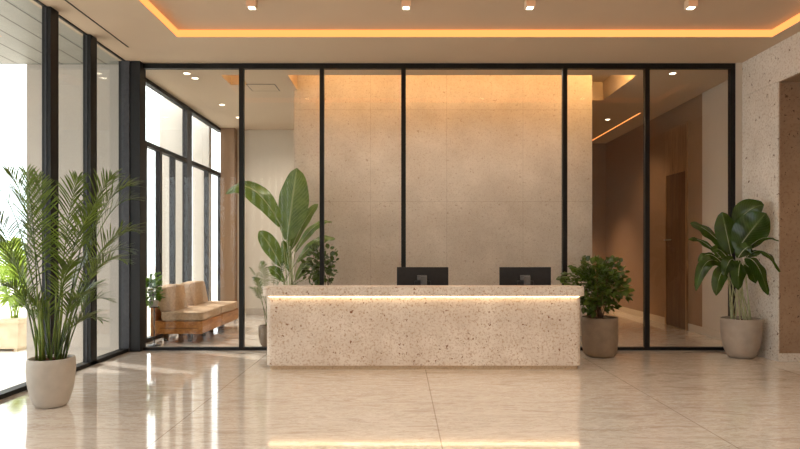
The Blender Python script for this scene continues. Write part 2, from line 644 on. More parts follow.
b = new_bm()
box(b, 5.355, 5.37, 9.08, 10.66, 0, 0.13, 0.003)
box(b, 5.375, 5.39, 10.66, 11.20, 0, 0.13, 0.003)
box(b, 5.375, 5.39, 12.16, 15.7, 0, 0.13, 0.003)
structure('baseboard_corridor', b, M['wall_grey'], 'light baseboard along the corridor wall', 'baseboard')
b = new_bm()
box(b, -4.15, XR, -5.3, -5.0, 0, H)
structure('wall_front', b, M['wall'], 'beige wall at the near end of the lobby', 'wall')

# stone feature wall behind the desk
b = new_bm()
box(b, -1.845, 3.35, 10.46, 10.90, 0, H - .002)
box(b, REC[0] + .002, 3.35, 10.46, 10.90, H - .002, H + 0.335)
structure('wall_feature', b, M['panel'], 'tall honed stone feature wall of large slabs behind the desk', 'wall')

# hidden LED lines washing the feature wall
for nm, x0, x1, y0, y1, lab in (
        ('cove_light', REC[0] + .04, REC[1] - .04, 9.60, 9.64, 'warm hidden light line in the long recess washing the feature wall'),
        ('cove_light', REC2[0] + .04, REC2[1] - .04, 9.60, 9.64, 'warm hidden light line in the small recess above the lounge')):
    t = thing(nm, lab, 'light', ((x0 + x1) / 2, y0, H + .13))
    b = new_bm()
    box(b, x0, x1, y0, y1, H + 0.125, H + 0.155)
    part('diffuser', b, M['cove_hidden'], t)
    if x1 > 3:  # added unseen strip, brightens the right end of the recess
        b = new_bm()
        box(b, 3.30, x1 - .002, y0 + .003, y1 - .003, H + 0.156, H + 0.20)
        part('boost_strip', b, M['cove_boost'], t)
    b = new_bm()
    box(b, x0 - .01, x1 + .01, 9.571, y1 + .002, H + 0.105, H + 0.124)
    part('channel', b, M['lamp_case'], t)

# tray cove light: four visible LED strips round the sunken tray
t = thing('cove_light', 'glowing orange light band round the sunken ceiling tray', 'light', (0.98, 7.2, H + .05))
x0, x1, y0, y1 = TRAY
for (a0, a1, c0, c1) in ((x0 + .001, x1 - .001, y1 - .012, y1 - .001), (x0 + .001, x1 - .001, y0 + .001, y0 + .012),
                         (x0 + .001, x0 + .012, y0 + .012, y1 - .012), (x1 - .012, x1 - .001, y0 + .012, y1 - .012)):
    b = new_bm()
    box(b, a0, a1, c0, c1, H + .006, H + .095)
    part('light_strip', b, M['cove'], t)

# corridor linear light
b = new_bm()
box(b, 4.872, 4.892, 12.2, 15.66, H - .010, H - .001)
tag(link_mesh('linear_light', b, M['cove']), 'thin orange light line along the corridor ceiling', 'light')

# dark ceiling slots
b = new_bm()
box(b, -3.745, -3.725, 4.0, 8.25, H - .004, H - .0005)
tag(link_mesh('ceiling_slot', b, M['black']), 'thin dark air slot in the ceiling beside the left windows', 'vent')
t = thing('ceiling_hatch', 'rectangular access hatch outline in the lounge ceiling', 'hatch', (-2.3, 10.3, H))
b = new_bm()
box(b, -2.575, -2.115, 10.10, 10.50, H - .006, H - .0005)
part('hatch_panel', b, M['ceiling'], t)
b = new_bm()
for a in ((-2.59, -2.10, 10.08, 10.10), (-2.59, -2.10, 10.50, 10.52), (-2.59, -2.575, 10.10, 10.50), (-2.115, -2.10, 10.10, 10.50)):
    box(b, a[0], a[1], a[2], a[3], H - .004, H - .0005)
part('hatch_frame', b, M['grey_metal'], t)


# ------------------------------------------------------------------ glass partition
t = thing('glass_partition', 'black framed full height glass partition behind the reception desk', 'partition', (0.5, D, 0))
PX0, PX1 = -3.835, 5.01
mull = [(241.8, 2.2), (322, 2.1), (403.5, 2.3), (564.5, 2.2), (646.5, 2.2)]
b = new_bm()
box(b, PX0, PX1, D - .04, D + .04, H - .075, H - .001)
part('top_rail', b, M['black'], t)
b = new_bm()
box(b, PX0, PX1, D - .04, D + .04, 0.001, .045)
part('bottom_rail', b, M['black'], t)
xs = [PX0]
for px, hw in mull:
    X = (px - 400) * D / 600
    b = new_bm()
    box(b, X - hw * .015, X + hw * .015, D - .04, D + .04, .045, H - .075)
    part('mullion', b, M['black'], t)
    xs.append(X)
b = new_bm()
box(b, 4.94, PX1, D - .04, D + .04, .045, H - .075)
part('mullion', b, M['black'], t)
xs.append(4.97)
for a, c in zip(xs[:-1], xs[1:]):
    b = new_bm()
    box(b, a + .034, c - .034, D - .005, D + .005, .045, H - .075)
    part('glass_pane', b, M['glass'], t, label='clear glass pane')

# ------------------------------------------------------------------ left glazing
t = thing('window_1', 'tall black framed window wall along the left of the lobby', 'window', (-4.06, 6, 0), kind='structure')
posts = [7.84, 6.95, 5.90, 4.9, 3.9, 2.9, 1.9, 0.9, -0.1, -1.1, -2.1, -3.1, -4.1]
for Yp in posts:
    b = new_bm()
    box(b, -4.10, -4.0, Yp - .08, Yp + .08, 0.0, H - .001)
    p = part('post', b, M['black'], t)
    b = new_bm()
    box(b, -4.065, -4.045, Yp - .086, Yp - .08, 0.0, H - .001)
    part('glazing_bead', b, M['grey_metal'], p)
b = new_bm()
box(b, -4.12, -4.0, -5, 8.85, 0.001, .05)
part('bottom_rail', b, M['black'], t)
b = new_bm()
box(b, -4.08, -4.04, -5, 8.85, H - .012, H - .001)
part('top_rail', b, M['black'], t)
ed = [8.93] + posts + [-5.0]
for a, c in zip(ed[:-1], ed[1:]):
    b = new_bm()
    box(b, -4.065, -4.055, c + .08 if c > -5 else -5, a - .08, .05, H - .012)
    part('glass_pane', b, M['window_glass'], t, label='clear glass pane')
# corner post
t = thing('trim_5', 'wide black corner post where both glass walls meet', 'post', (-4.0, 8.8, 0), kind='structure')
b = new_bm()
box(b, -4.15, -3.835, 8.85, 9.05, 0.001, H - .001)
part('post', b, M['black'], t)
b = new_bm()
box(b, -4.10, -3.985, 8.83, 8.85, 0.0, H - .001)
part('cover_strip', b, M['grey_metal'], t)

# lounge windows
XW = -4.15
t = thing('window_2', 'dark framed lounge window wall with transom behind the sofa', 'window', (XW, 11.6, 0), kind='structure')
b = new_bm()
box(b, XW - .06, XW + .04, 11.60, 11.86, 0, H - .001)
part('post', b, M['grey_metal'], t)
b = new_bm()
box(b, XW - .06, XW + .04, 9.06, 9.35, 0, H - .001)
part('post', b, M['grey_metal'], t)
b = new_bm()
box(b, XW - .06, XW + .04, 9.35, 13.90, H - .07, H - .001)
part('top_rail', b, M['black'], t)
b = new_bm()
box(b, XW - .06, XW + .04, 9.35, 13.90, 0.001, .06)
part('bottom_rail', b, M['black'], t)
for y0, y1 in ((9.35, 11.60), (11.86, 13.90)):
    b = new_bm()
    box(b, XW - .05, XW + .04, y0, y1, 3.19, 3.27)
    part('transom', b, M['black'], t)
for Yp in (9.72, 10.34, 10.96, 12.88, 13.86):
    b = new_bm()
    box(b, XW - .05, XW + .035, Yp - .045, Yp + .045, .06, 3.19)
    part('mullion', b, M['grey_metal'], t)
for y0, y1 in ((9.35, 9.675), (9.765, 10.295), (10.385, 10.915), (11.005, 11.60), (11.86, 12.835), (12.925, 13.815)):
    b = new_bm()
    box(b, XW - .01, XW, y0, y1, .06, 3.19)
    part('glass_pane', b, M['window_glass'], t, label='clear glass pane')
for y0, y1 in ((9.35, 11.60), (11.86, 13.90)):
    b = new_bm()
    box(b, XW - .01, XW, y0, y1, 3.27, H - .07)
    part('glass_pane', b, M['window_glass'], t, label='clear upper glass pane')
b = new_bm()
tube(b, [(XW + .07, 10.2, .55), (XW + .07, 10.2, 1.45)], .012)
for z in (.6, 1.4):
    tube(b, [(XW + .03, 10.2, z), (XW + .07, 10.2, z)], .008)
part('pull_handle', b, M['black'], t)

# outside: soffit, beige fins added in place of reflections in the glass
b = new_bm()
box(b, -9.0, -4.152, -5.0, 9.02, H, H + .2)
tag(link_mesh('exterior_soffit', b, M['soffit']), 'pale plank soffit above the terrace outside', 'soffit', kind='structure')
b = new_bm()
box(b, -5.62, -4.16, 9.03, 9.28, -.55, H + .2)
tag(link_mesh('reflection_fin', b, M['fin']), 'wide beige fin outside next to the corner post, added in place of a glass reflection', 'reflection stand-in', kind='structure')
for (y0, x0) in ((11.78, -4.72), (13.3, -4.60)):
    b = new_bm()
    box(b, x0, -4.23, y0, y0 + .16, -.55, H + .2)
    tag(link_mesh('reflection_fin', b, M['fin_light']), 'narrow beige fin added outside the lounge window for reflected tones', 'reflection stand-in', kind='structure')

# wooden door in the corridor
t = thing('door_1', 'tall dark walnut door in the brown corridor wall', 'door', (5.39, 11.66, 0), kind='structure')
b = new_bm()
box(b, 5.365, 5.389, 11.22, 12.14, 3.04, 3.90)
part('overpanel', b, M['door_wood_light'], t, label='lighter walnut panel above the door')
b = new_bm()
box(b, 5.355, 5.389, 11.22, 11.27, 0, 3.04)
box(b, 5.355, 5.389, 12.09, 12.14, 0, 3.04)
box(b, 5.355, 5.389, 11.27, 12.09, 2.99, 3.04)
part('door_frame', b, M['door_wood_light'], t)
b = new_bm()
box(b, 5.37, 5.389, 11.27, 12.09, 0.004, 2.99)
dl = part('door_leaf', b, M['door_wood'], t)
b = new_bm()
tube(b, [(5.30, 11.75, 1.70), (5.30, 12.03, 1.70)], .014)
tube(b, [(5.30, 11.99, 1.70), (5.372, 11.99, 1.70)], .012)
part('handle', b, M['steel'], dl, True)


# ------------------------------------------------------------------ reception desk
def rounded_rect(x0, x1, y0, y1, r, n=8):
    pts = []
    for cx, cy, a0 in ((x1 - r, y0 + r, -90), (x1 - r, y1 - r, 0), (x0 + r, y1 - r, 90), (x0 + r, y0 + r, 180)):
        for k in range(n + 1):
            a = math.radians(a0 + 90 * k / n)
            pts.append((cx + r * math.cos(a), cy + r * math.sin(a)))
    return pts


def prism(bm, pts, z0, z1, bev=0.0):
    lo = [bm.verts.new((x, y, z0)) for x, y in pts]
    hi = [bm.verts.new((x, y, z1)) for x, y in pts]
    n = len(pts)
    for i in range(n):
        bm.faces.new((lo[i], lo[(i + 1) % n], hi[(i + 1) % n], hi[i]))
    f0 = bm.faces.new(list(reversed(lo)))
    f1 = bm.faces.new(hi)
    if bev:
        bmesh.ops.bevel(bm, geom=list(f1.edges) + list(f0.edges), offset=bev, segments=3, profile=0.5, affect='EDGES')


DY = 7.50
DX0, DX1 = -1.675, 2.27
t = thing('reception_desk', 'long pitted travertine reception desk with glowing line under its ledge', 'desk', ((DX0 + DX1) / 2, DY + .4, 0))
b = new_bm()
prism(b, rounded_rect(DX0 + .03, DX1 - .03, DY + .03, DY + .40, .05), 0.0, 0.055)
part('plinth', b, M['plinth'], t)
b = new_bm()
prism(b, rounded_rect(DX0, DX1, DY, DY + .30, .07), 0.055, 0.935)
box(b, DX0, DX0 + .12, DY + .2, DY + .85, 0.055, .74)
box(b, DX1 - .12, DX1, DY + .2, DY + .85, 0.055, .74)
part('body', b, M['stone'], t)
b = new_bm()
prism(b, rounded_rect(DX0 - .04, DX1 + .035, DY - .055, DY + .33, .07), 0.925, 1.04, .012)
part('ledge', b, M['stone'], t)
b = new_bm()
box(b, DX0 + .12, DX1 - .12, DY + .30, DY + .85, 0.70, 0.74, .004)
part('worktop', b, M['sofa_wood'], t)
b = new_bm()
box(b, DX0 + .04, DX1 - .04, DY - .030, DY - .012, 0.917, 0.9245)
part('light_strip', b, M['desk_led'], t)


# ------------------------------------------------------------------ monitors
def monitor(cx, label, group):
    Y0 = 8.02
    t = thing('monitor', label, 'monitor', (cx, Y0 + .02, .74), group)
    w, z0, z1 = .345, .87, 1.272
    b = new_bm()
    box(b, cx - w, cx + w, Y0, Y0 + .022, z0, z1, .006)
    part('housing', b, M['monitor'], t)
    b = new_bm()
    box(b, cx - w + .012, cx + w - .012, Y0 + .022, Y0 + .0235, z0 + .018, z1 - .012)
    part('screen', b, M['screen'], t)
    b = new_bm()
    box(b, cx - .11, cx + .11, Y0 - .03, Y0, z0 + .06, z0 + .22, .012)
    part('back_cover', b, M['monitor'], t)
    b = new_bm()
    box(b, cx - .075, cx + .055, Y0 - .048, Y0 - .03, 1.10, 1.165, .006)
    box(b, cx - .028, cx + .055, Y0 - .062, Y0 - .04, .745, 1.15, .006)
    st = part('stand', b, M['monitor_stand'], t, label='grey stand arm')
    b = new_bm()
    prism(b, rounded_rect(cx - .13, cx + .13, Y0 - .05, Y0 + .12, .03), .7405, .752)
    part('base', b, M['monitor_stand'], st)
    return t


m1 = monitor(0.303, 'black monitor seen from behind, nearer the middle of the desk', 'monitors on the reception desk')
dup(m1, (1.675, m1.location.y, m1.location.z), 'black monitor seen from behind, nearer the round leafy shrub')


# ------------------------------------------------------------------ downlights
def tray_light(x, y, label):
    t = thing('downlight', label, 'light', (x, y, H + .10), 'square downlights in the ceiling tray')
    b = new_bm()
    box(b, x - .055, x + .055, y - .055, y + .055, H + .005, H + .099, .004)
    part('housing', b, M['lamp_case'], t)
    b = new_bm()
    box(b, x - .035, x + .035, y - .035, y + .035, H + .0, H + .005)
    part('lens', b, M['lamp'], t)
    return t


tl = tray_light(-1.71, 6.93, 'square surface downlight in the tray, leftmost of the four')
for x, lab in ((.07, 'square surface downlight in the tray, second from the left'),
               (1.50, 'square surface downlight in the tray, third from the left'),
               (3.36, 'square surface downlight in the tray, rightmost of the four')):
    dup(tl, (x, 6.93, H + .10), lab)


def round_light(x, y, label):
    t = thing('downlight', label, 'light', (x, y, H), 'round recessed downlights behind the glass')
    b = new_bm()
    n = 24
    for r0, r1, z0, z1 in ((.05, .065, H - .012, H - .012),):
        a = [b.verts.new((x + r0 * math.cos(2 * math.pi * k / n), y + r0 * math.sin(2 * math.pi * k / n), H - .004)) for k in range(n)]
        c = [b.verts.new((x + r0 * math.cos(2 * math.pi * k / n), y + r0 * math.sin(2 * math.pi * k / n), H - .010)) for k in range(n)]
        d = [b.verts.new((x + r1 * math.cos(2 * math.pi * k / n), y + r1 * math.sin(2 * math.pi * k / n), H - .008)) for k in range(n)]
        e = [b.verts.new((x + r1 * math.cos(2 * math.pi * k / n), y + r1 * math.sin(2 * math.pi * k / n), H - .0005)) for k in range(n)]
        for p, q in ((a, c), (c, d), (d, e)):
            for k in range(n):
                b.faces.new((p[k], p[(k + 1) % n], q[(k + 1) % n], q[k]))
    part('ring', b, M['lamp_case'], t)
    b = new_bm()
    lathe(b, x, y, [(.05, H - .006), (.05, H - .001)], 24, True, True)
    part('lens', b, M['lamp'], t)
    return t


rl = round_light(-3.36, 9.46, 'round downlight in the lounge ceiling nearest the glass partition')
for x, y, lab in ((-3.32, 9.72, 'round downlight of the close lounge pair, farther from the glass'),
                  (-3.41, 11.5, 'round downlight in the lounge ceiling above the sofa'),
                  (-3.39, 12.6, 'round downlight in the lounge ceiling nearest the rear wall'),
                  (4.30, 9.46, 'round downlight in the corridor ceiling right behind the glass'),
                  (4.43, 12.8, 'round downlight deeper in the corridor ceiling beside the light line'),
                  (-5.6, 8.0 * .98 - .1, 'round downlight in the outdoor plank soffit')):
    dup(rl, (x, y, H), lab)


def spot(name, loc, e, color=(1.0, .78, .52), size=110, rad=.05, blend=.8):
    return light(name, 'SPOT', loc, e, color, (0, 0, 0), spot_size=math.radians(size), spot_blend=blend, shadow_soft_size=rad)


for i, x in enumerate((-1.71, .07, 1.50, 3.36)):
    spot('tray_spot', (x, 6.93, H - .02), 35)
spot('lounge_spot', (-3.41, 11.5, H - .03), 60, (1.0, .88, .74), 140)
spot('lounge_spot', (-2.4, 12.4, H - .03), 130, (1.0, .88, .74), 150)
for x in (-1.2, 0.0, 1.2, 2.4):  # added spots without fittings, they brighten the feature wall
    spot('wall_fill_spot', (x, 9.3, H - .03), 60, (1.0, .88, .74), 150, blend=1.0)
spot('corridor_spot', (4.30, 9.46, H - .03), 12)
spot('corridor_spot', (4.43, 12.8, H - .03), 90, (1.0, .66, .36))
spot('corridor_spot', (4.0, 14.5, H - .03), 560, (1.0, .66, .36), 75)
spot('side_room_spot', (6.4, 6.8, H - .05), 60, (1.0, .70, .42))


# ------------------------------------------------------------------ sofa modules
def cushion(bm, x0, x1, y0, y1, z0, z1, puff=.03, seed=0, lean=0.0, n=12):
    """soft box with puffed faces, rounded edges and slight dents"""
    tmp = bmesh.new()
    bmesh.ops.create_cube(tmp, size=2)
    bmesh.ops.subdivide_edges(tmp, edges=tmp.edges[:], cuts=n, use_grid_fill=True)
    cx, cy, cz = (x0 + x1) / 2, (y0 + y1) / 2, (z0 + z1) / 2
    hx, hy, hz = (x1 - x0) / 2, (y1 - y0) / 2, (z1 - z0) / 2
    mp = {}
    for v in tmp.verts:
        p = v.co.copy()
        r = .2
        q = Vector([max(-1 + r, min(1 - r, c)) for c in p])
        d = p - q
        if d.length > 0:
            d = d.normalized() * r * min(1, d.length / r if d.length < r else 1)
            p = q + d
        ed = (1 - p.x ** 2) * (1 - p.y ** 2) + (1 - p.x ** 2) * (1 - p.z ** 2) + (1 - p.y ** 2) * (1 - p.z ** 2)
        w = Vector((p.x * hx, p.y * hy, p.z * hz))
        w += w.normalized() * puff * ed * .35
        nz = noise.noise(Vector((p.x * 1.4 + seed, p.y * 1.4, p.z * 1.4))) * .014
        w += w.normalized() * nz
        w.x += -lean * (w.z + hz)
        mp[v] = bm.verts.new((cx + w.x, cy + w.y, cz + w.z))
    for f in tmp.faces:
        bm.faces.new([mp[v] for v in f.verts])
    tmp.free()


def sofa_module(y0, y1, label, seed):
    X0, X1 = -4.03, -3.19
    t = thing('sofa_module', label, 'sofa', ((X0 + X1) / 2, (y0 + y1) / 2, 0), 'low lounge sofa modules')
    b = new_bm()
    box(b, X0 + .06, X1, y0, y1, .145, .35, .01)
    fr = part('seat_frame', b, M['sofa_wood'], t)
    b = new_bm()
    box(b, X0 + .16, X1 - .06, y0 - .004, y0 - .0005, .235, .242)
    part('groove', b, M['bark'], fr)
    b = new_bm()
    box(b, X0, X0 + .055, y0, y1, .10, .62, .01)
    part('back_panel', b, M['sofa_wood'], t)
    for lx in (X0 + .18, X1 - .26):
        for ly in (y0 + .2, y1 - .2):
            b = new_bm()
            box(b, lx - .03, lx + .03, ly - .03, ly + .03, .0, .146)
            part('leg', b, M['bark'], t)
    b = new_bm()
    cushion(b, X0 + .15, X1 + .005, y0 + .0, y1 - .01, .352, .50, .035, seed)
    part('seat_cushion', b, M['cushion'], t, True)
    b = new_bm()
    cushion(b, X0 + .13, X0 + .33, y0 + .06, y1 - .20, .48, .90, .06, seed + 5, .20)
    part('back_cushion', b, M['cushion'], t, True)
    return t


sofa_module(9.68, 10.74, 'tan cushioned oak sofa module nearer the glass partition', 1)
sofa_module(10.78, 11.84, 'tan cushioned oak sofa module nearer the rear wall', 9)


# ------------------------------------------------------------------ plants
def leaf_blade(bm, uv, pts, width, normal, fold=.25, prof=None, wav=.0, nseg=None, across=6, seed=0, tilt=0.0):
    n = len(pts) - 1
    rows = []
    for i, p in enumerate(pts):
        t = i / n
        tan = (pts[min(i + 1, n)] - pts[max(i - 1, 0)]).normalized()
        side = tan.cross(normal)
        if side.length < 1e-3:
            side = tan.cross(Vector((0, 1, .2)))
        side.normalize()
        nn = side.cross(tan).normalized()
        w = prof(t) * width * .5
        row = []
        for k in range(across + 1):
            s = k / across * 2 - 1
            off = side * (s * w) + nn * (-fold * abs(s) * w + wav * math.sin(t * 17 + seed + s * 2) * abs(s))
            row.append((bm.verts.new(p + off), (k / across, t)))
        rows.append(row)
    for r0, r1 in zip(rows[:-1], rows[1:]):
        for k in range(across):
            q = (r0[k], r0[k + 1], r1[k + 1], r1[k])
            f = bm.faces.new([x[0] for x in q])
            for lp, x in zip(f.loops, q):
                lp[uv].uv = x[1]
            f.smooth = True


def prof_broad(t):
    if t >= 1:
        return .02
    return max(.02, math.sin(math.pi * (t * .97 + .03) ** 1.05) ** .58)


def prof_oval(t):
    return max(.02, math.sin(math.pi * t) ** .6)


def pot(t, cx, cy, prof, mat, zsoil):
    top = prof[-1]
    inner = [(top[0] - .012, top[1] + .004), (top[0] - .026, top[1] - .002), (top[0] - .034, zsoil - .03)]
    b = new_bm()
    lathe(b, cx, cy, prof + inner, 48)
    o = part('pot', b, mat, t, True)
    b = new_bm()
    lathe(b, cx, cy, [(top[0] - .036, zsoil - .03), (top[0] - .036, zsoil), (.12, zsoil + .012), (.01, zsoil + .015)], 40, True, True)
    part('soil', b, M['soil'], t, True)


def frond(name, t, mat, base, ctrl, tip, leaf_len, count, seed, wid=.016, rach=.006, start=.25, spread=1.0, droop=.35, a0=58, a1=34):
    rnd = random.Random(seed)
    N = 24
    c = bez(base, ctrl, tip, N)
    b = new_bm()
    uv = b.loops.layers.uv.new('UVMap')
    tube(b, c, [rach * (1 - .75 * i / N) for i in range(N + 1)], 5)
    for k in range(count):
        s = start + (1 - start) * (k + .5) / count
        f = s * N
        i = min(N - 1, int(f))
        p = c[i].lerp(c[i + 1], f - i)
        tan = (c[i + 1] - c[i]).normalized()
        side = tan.cross(Vector((0, 0, 1)))
        if side.length < .05:
            side = tan.cross(Vector((.3, 1, 0)))
        side.normalize()
        up = side.cross(tan).normalized()
        u = (s - start) / (1 - start)
        L = leaf_len * (.45 + .75 * math.sin(math.pi * min(1, (u * .85 + .12))) ** .8) * (1 - .35 * u ** 3)
        for sg in (-1, 1):
            ang = math.radians(a0 - a1 * u + rnd.uniform(-7, 7))
            d = (tan * math.cos(ang) + side * sg * math.sin(ang) * spread + up * rnd.uniform(.12, .42)).normalized()
            l2 = L * rnd.uniform(.82, 1.1)
            nseg = 4
            q = []
            for j in range(nseg + 1):
                tt = j / nseg
                q.append(p + d * l2 * tt + Vector((0, 0, -1)) * droop * l2 * tt * tt)
            leaf_blade(b, uv, q, wid, up, .1, lambda x: max(.05, math.sin(math.pi * (x * .86 + .12)) ** .7), across=2)
    return part(name, b, mat, t, True)


# --- big areca palm by the left windows
PC = Vector((-3.36, 5.78, 0))
t = thing('potted_palm', 'tall feathery palm in a pale round pot by the left windows', 'potted plant', PC)
pot(t, PC.x, PC.y, [(.12, 0), (.135, .008), (.158, .05), (.185, .13), (.203, .23), (.212, .35), (.211, .42), (.205, .462)], M['pot'], .435)
rp = random.Random(4)
palm_tips = [  # where each frond ends: across, up, nearer or farther
    (-8, 184, -.15), (8, 170, .25), (-16, 214, .1), (26, 172, -.3), (-12, 240, .3), (38, 176, .35),
    (78, 178, -.25), (114, 178, -.3), (134, 186, .05), (136, 200, .3),
    (138, 232, -.2), (130, 252, .25), (126, 262, -.35), (108, 300, .1), (6, 262, -.3), (2, 286, .2),
    (16, 306, -.2), (98, 288, .35), (96, 208, -.5),
    (100, 320, -.2), (74, 262, -.4), (84, 296, -.3), (34, 300, .2), (90, 262, .2),
]
for i, (tx, ty, dz) in enumerate(palm_tips):
    a = math.atan2(dz, (tx - 50) / 100) + rp.uniform(-.5, .5)
    rr = rp.uniform(.05, .13)
    base = Vector((PC.x + rr * math.cos(a), PC.y + rr * math.sin(a), .43))
    tip = P(tx, ty, PC.y + dz)
    d = tip - base
    side = abs(tx - 50) / 90
    ctrl = base + Vector((d.x * (.30 + .18 * side), d.y * .35, d.z * (.72 + .22 * side) + .22 * side * side + (.12 if ty > 250 else 0)))
    frond('frond', t, M['palm'], base, ctrl, tip, .29 if ty < 250 else .22, 26, 100 + i, .0130, .008,
          rp.uniform(.28, .42) if ty < 250 else .42, .85, .22, 46, 20)
for i in range(8):
    a = rp.uniform(0, 6.28)
    r = rp.uniform(.04, .13)
    x, y = PC.x + r * math.cos(a), PC.y + r * math.sin(a)
    b = new_bm()
    tube(b, [(x, y, .43), (x + .01 * math.cos(a), y, .7), (x + .04 * math.cos(a), y + .03 * math.sin(a), 1.02 + rp.uniform(-.1, .15))], [.013, .011, .007], 8)
    part('cane', b, M['cane'], t, True)


# --- shrubs of small leaves
def shrub(t, center, rad, count, size, mat, seed, stems_from, squash=1.0, n_br=9):
    rnd = random.Random(seed)
    ends = []
    for i in range(n_br):
        a = 2 * math.pi * i / n_br + rnd.uniform(-.4, .4)
        e = center + Vector((math.cos(a) * rad.x * rnd.uniform(.2, .7), math.sin(a) * rad.y * rnd.uniform(.2, .7), rad.z * rnd.uniform(-.4, .7)))
        s = stems_from + Vector((rnd.uniform(-.04, .04), rnd.uniform(-.04, .04), 0))
        mid = s.lerp(e, .5) + Vector((0, 0, .05))
        b = new_bm()
        tube(b, bez(s, mid, e, 6), [.009, .008, .007, .006, .005, .004, .003], 6)
        part('branch', b, M['bark'], t, True)
        ends.append((s, mid, e))
    b = new_bm()
    uv = b.loops.layers.uv.new('UVMap')
    for i in range(count):
        u = rnd.random() ** .45
        th = rnd.uniform(0, 2 * math.pi)
        cz = rnd.uniform(-1, 1)
        sz = math.sqrt(1 - cz * cz)
        lump = 1 + .16 * math.sin(th * 3 + cz * 4 + seed)
        p = center + Vector((sz * math.cos(th) * rad.x, sz * math.sin(th) * rad.y, cz * rad.z)) * u * lump
        out = Vector((sz * math.cos(th), sz * math.sin(th), cz + .3)) + Vector((rnd.uniform(-.9, .9), rnd.uniform(-.9, .9), rnd.uniform(-.9, .7)))
        out.normalize()
        L = size * rnd.uniform(.7, 1.25)
        nrm = Vector((rnd.uniform(-.8, .8), rnd.uniform(-1.2, .4), 1)).normalized()
        q = [p, p + out * L * .33 + Vector((0, 0, .004)), p + out * L * .66, p + out * L + Vector((0, 0, -.012))]
        leaf_blade(b, uv, q, L * .72, nrm, .25, lambda x: (.35, 1.0, .95, .2)[int(round(x * 3))], across=2)
    part('foliage', b, mat, t, False)


SC_ = Vector((2.83, 8.5, 0))
t = thing('potted_shrub', 'round leafy shrub in a taupe pot at the right end of the desk', 'potted plant', SC_)
pot(t, SC_.x, SC_.y, [(.165, 0), (.19, .008), (.215, .04), (.235, .10), (.246, .22), (.25, .38), (.25, .50), (.247, .55)], M['pot_brown'], .515)
shrub(t, P(598, 284, 8.5), Vector((.43, .38, .39)), 820, .085, M['shrub'], 11, Vector((SC_.x, SC_.y, .51)), n_br=14)


# --- large leaved plants
def big_leaf(t, root, Y, base, tip, width_px, dzb, dzt, mat, stalk_mat, facing, bend=.12, seed=0, fold=.22, wav=.012, stalk_r=.009, prof=prof_broad):
    """stalk from the root to the blade base, then the blade to its tip"""
    p0 = Vector(root)
    p1 = P(base[0], base[1], Y + dzb)
    p2 = P(tip[0], tip[1], Y + dzt)
    b = new_bm()
    cm = p0.lerp(p1, .55)
    cm.x = p0.x + (p1.x - p0.x) * .3
    cm.y = p0.y + (p1.y - p0.y) * .3
    L = (p2 - p1).length
    d0 = (p1 - cm).normalized()
    ctrl = p1.lerp(p2, .5) + d0 * L * bend + Vector((0, 0, L * bend))
    c = bez(p1, ctrl, p2, 16)
    uv = b.loops.layers.uv.new('UVMap')
    leaf_blade(b, uv, c, width_px * (Y + dzb) / 600, Vector(facing).normalized(), fold, prof, wav, seed=seed)
    lf = part('leaf', b, mat, t, True)
    b = new_bm()
    st = bez(p0, cm, p1, 12) + c[1:12]
    rr = [stalk_r * (1 - .45 * i / 12) for i in range(13)] + [stalk_r * .5 * (1 - i / 12) + .001 for i in range(11)]
    tube(b, st, rr, 7)
    part('stalk', b, stalk_mat, lf, True)


BY = 9.72
BC = Vector(((290 - 400) * BY / 600, BY, 0))
t = thing('potted_banana_plant', 'tall broad-leaved plant behind the glass at the left end of the desk', 'potted plant', BC)
pot(t, BC.x, BC.y, [(.16, 0), (.18, .01), (.21, .08), (.24, .2), (.25, .35), (.25, .47), (.245, .5)], M['pot'], .465)
for i, (bs, tp, w, zb, zt, fc, bend) in enumerate([
        ((287, 240), (297, 168), 33, 0, -.05, (-.25, -1, .12), .02),
        ((281, 226), (226, 194), 24, .0, -.1, (-.2, -.75, .8), .34),
        ((281, 266), (259, 231), 17, -.12, -.2, (-.3, -1, .5), .08),
        ((291, 250), (318, 204), 11, .1, .2, (.8, -.7, .3), .10),
        ((295, 252), (332, 222), 9, -.1, -.1, (.4, -.6, .8), .22),
        ((297, 262), (335, 239), 13, -.2, -.2, (.3, -.6, .8), .22),
        ((289, 246), (301, 200), 15, .2, .3, (.3, -1, .2), .04),
        ((290, 272), (283, 240), 10, .15, .2, (.1, -1, .3), .04),
        ((296, 280), (312, 262), 10, -.2, -.3, (.4, -.8, .6), .2),
        ((284, 282), (268, 268), 10, -.2, -.3, (-.4, -.8, .6), .2)]):
    a = i * 2.1
    big_leaf(t, (BC.x + .06 * math.cos(a), BC.y + .06 * math.sin(a), .46), BY, bs, tp, w, zb, zt, M['banana'], M['pale_stalk'], fc, bend, i, stalk_r=.012)

# --- small feathery palm beside it
FC = Vector((-2.05, 9.40, 0))
t = thing('potted_parlour_palm', 'small grey-green feathery palm below the broad-leaved plant', 'potted plant', FC)
pot(t, FC.x, FC.y, [(.1, 0), (.12, .01), (.145, .06), (.16, .15), (.165, .28), (.162, .32)], M['pot_brown'], .29)
rf = random.Random(8)
for i, (tx, ty) in enumerate([(250, 268), (255, 278), (262, 262), (300, 258), (308, 268), (294, 250), (276, 256), (303, 280), (284, 262), (252, 288)]):
    tip = P(tx, ty, FC.y + rf.uniform(-.1, .2))
    base = FC + Vector((rf.uniform(-.05, .05), rf.uniform(-.05, .05), .3))
    ctrl = base.lerp(tip, .45) + Vector((0, 0, .28))
    frond('frond', t, M['palm'], base, ctrl, tip, .15, 24, 300 + i, .009, .005, .5, 1.0, .4)

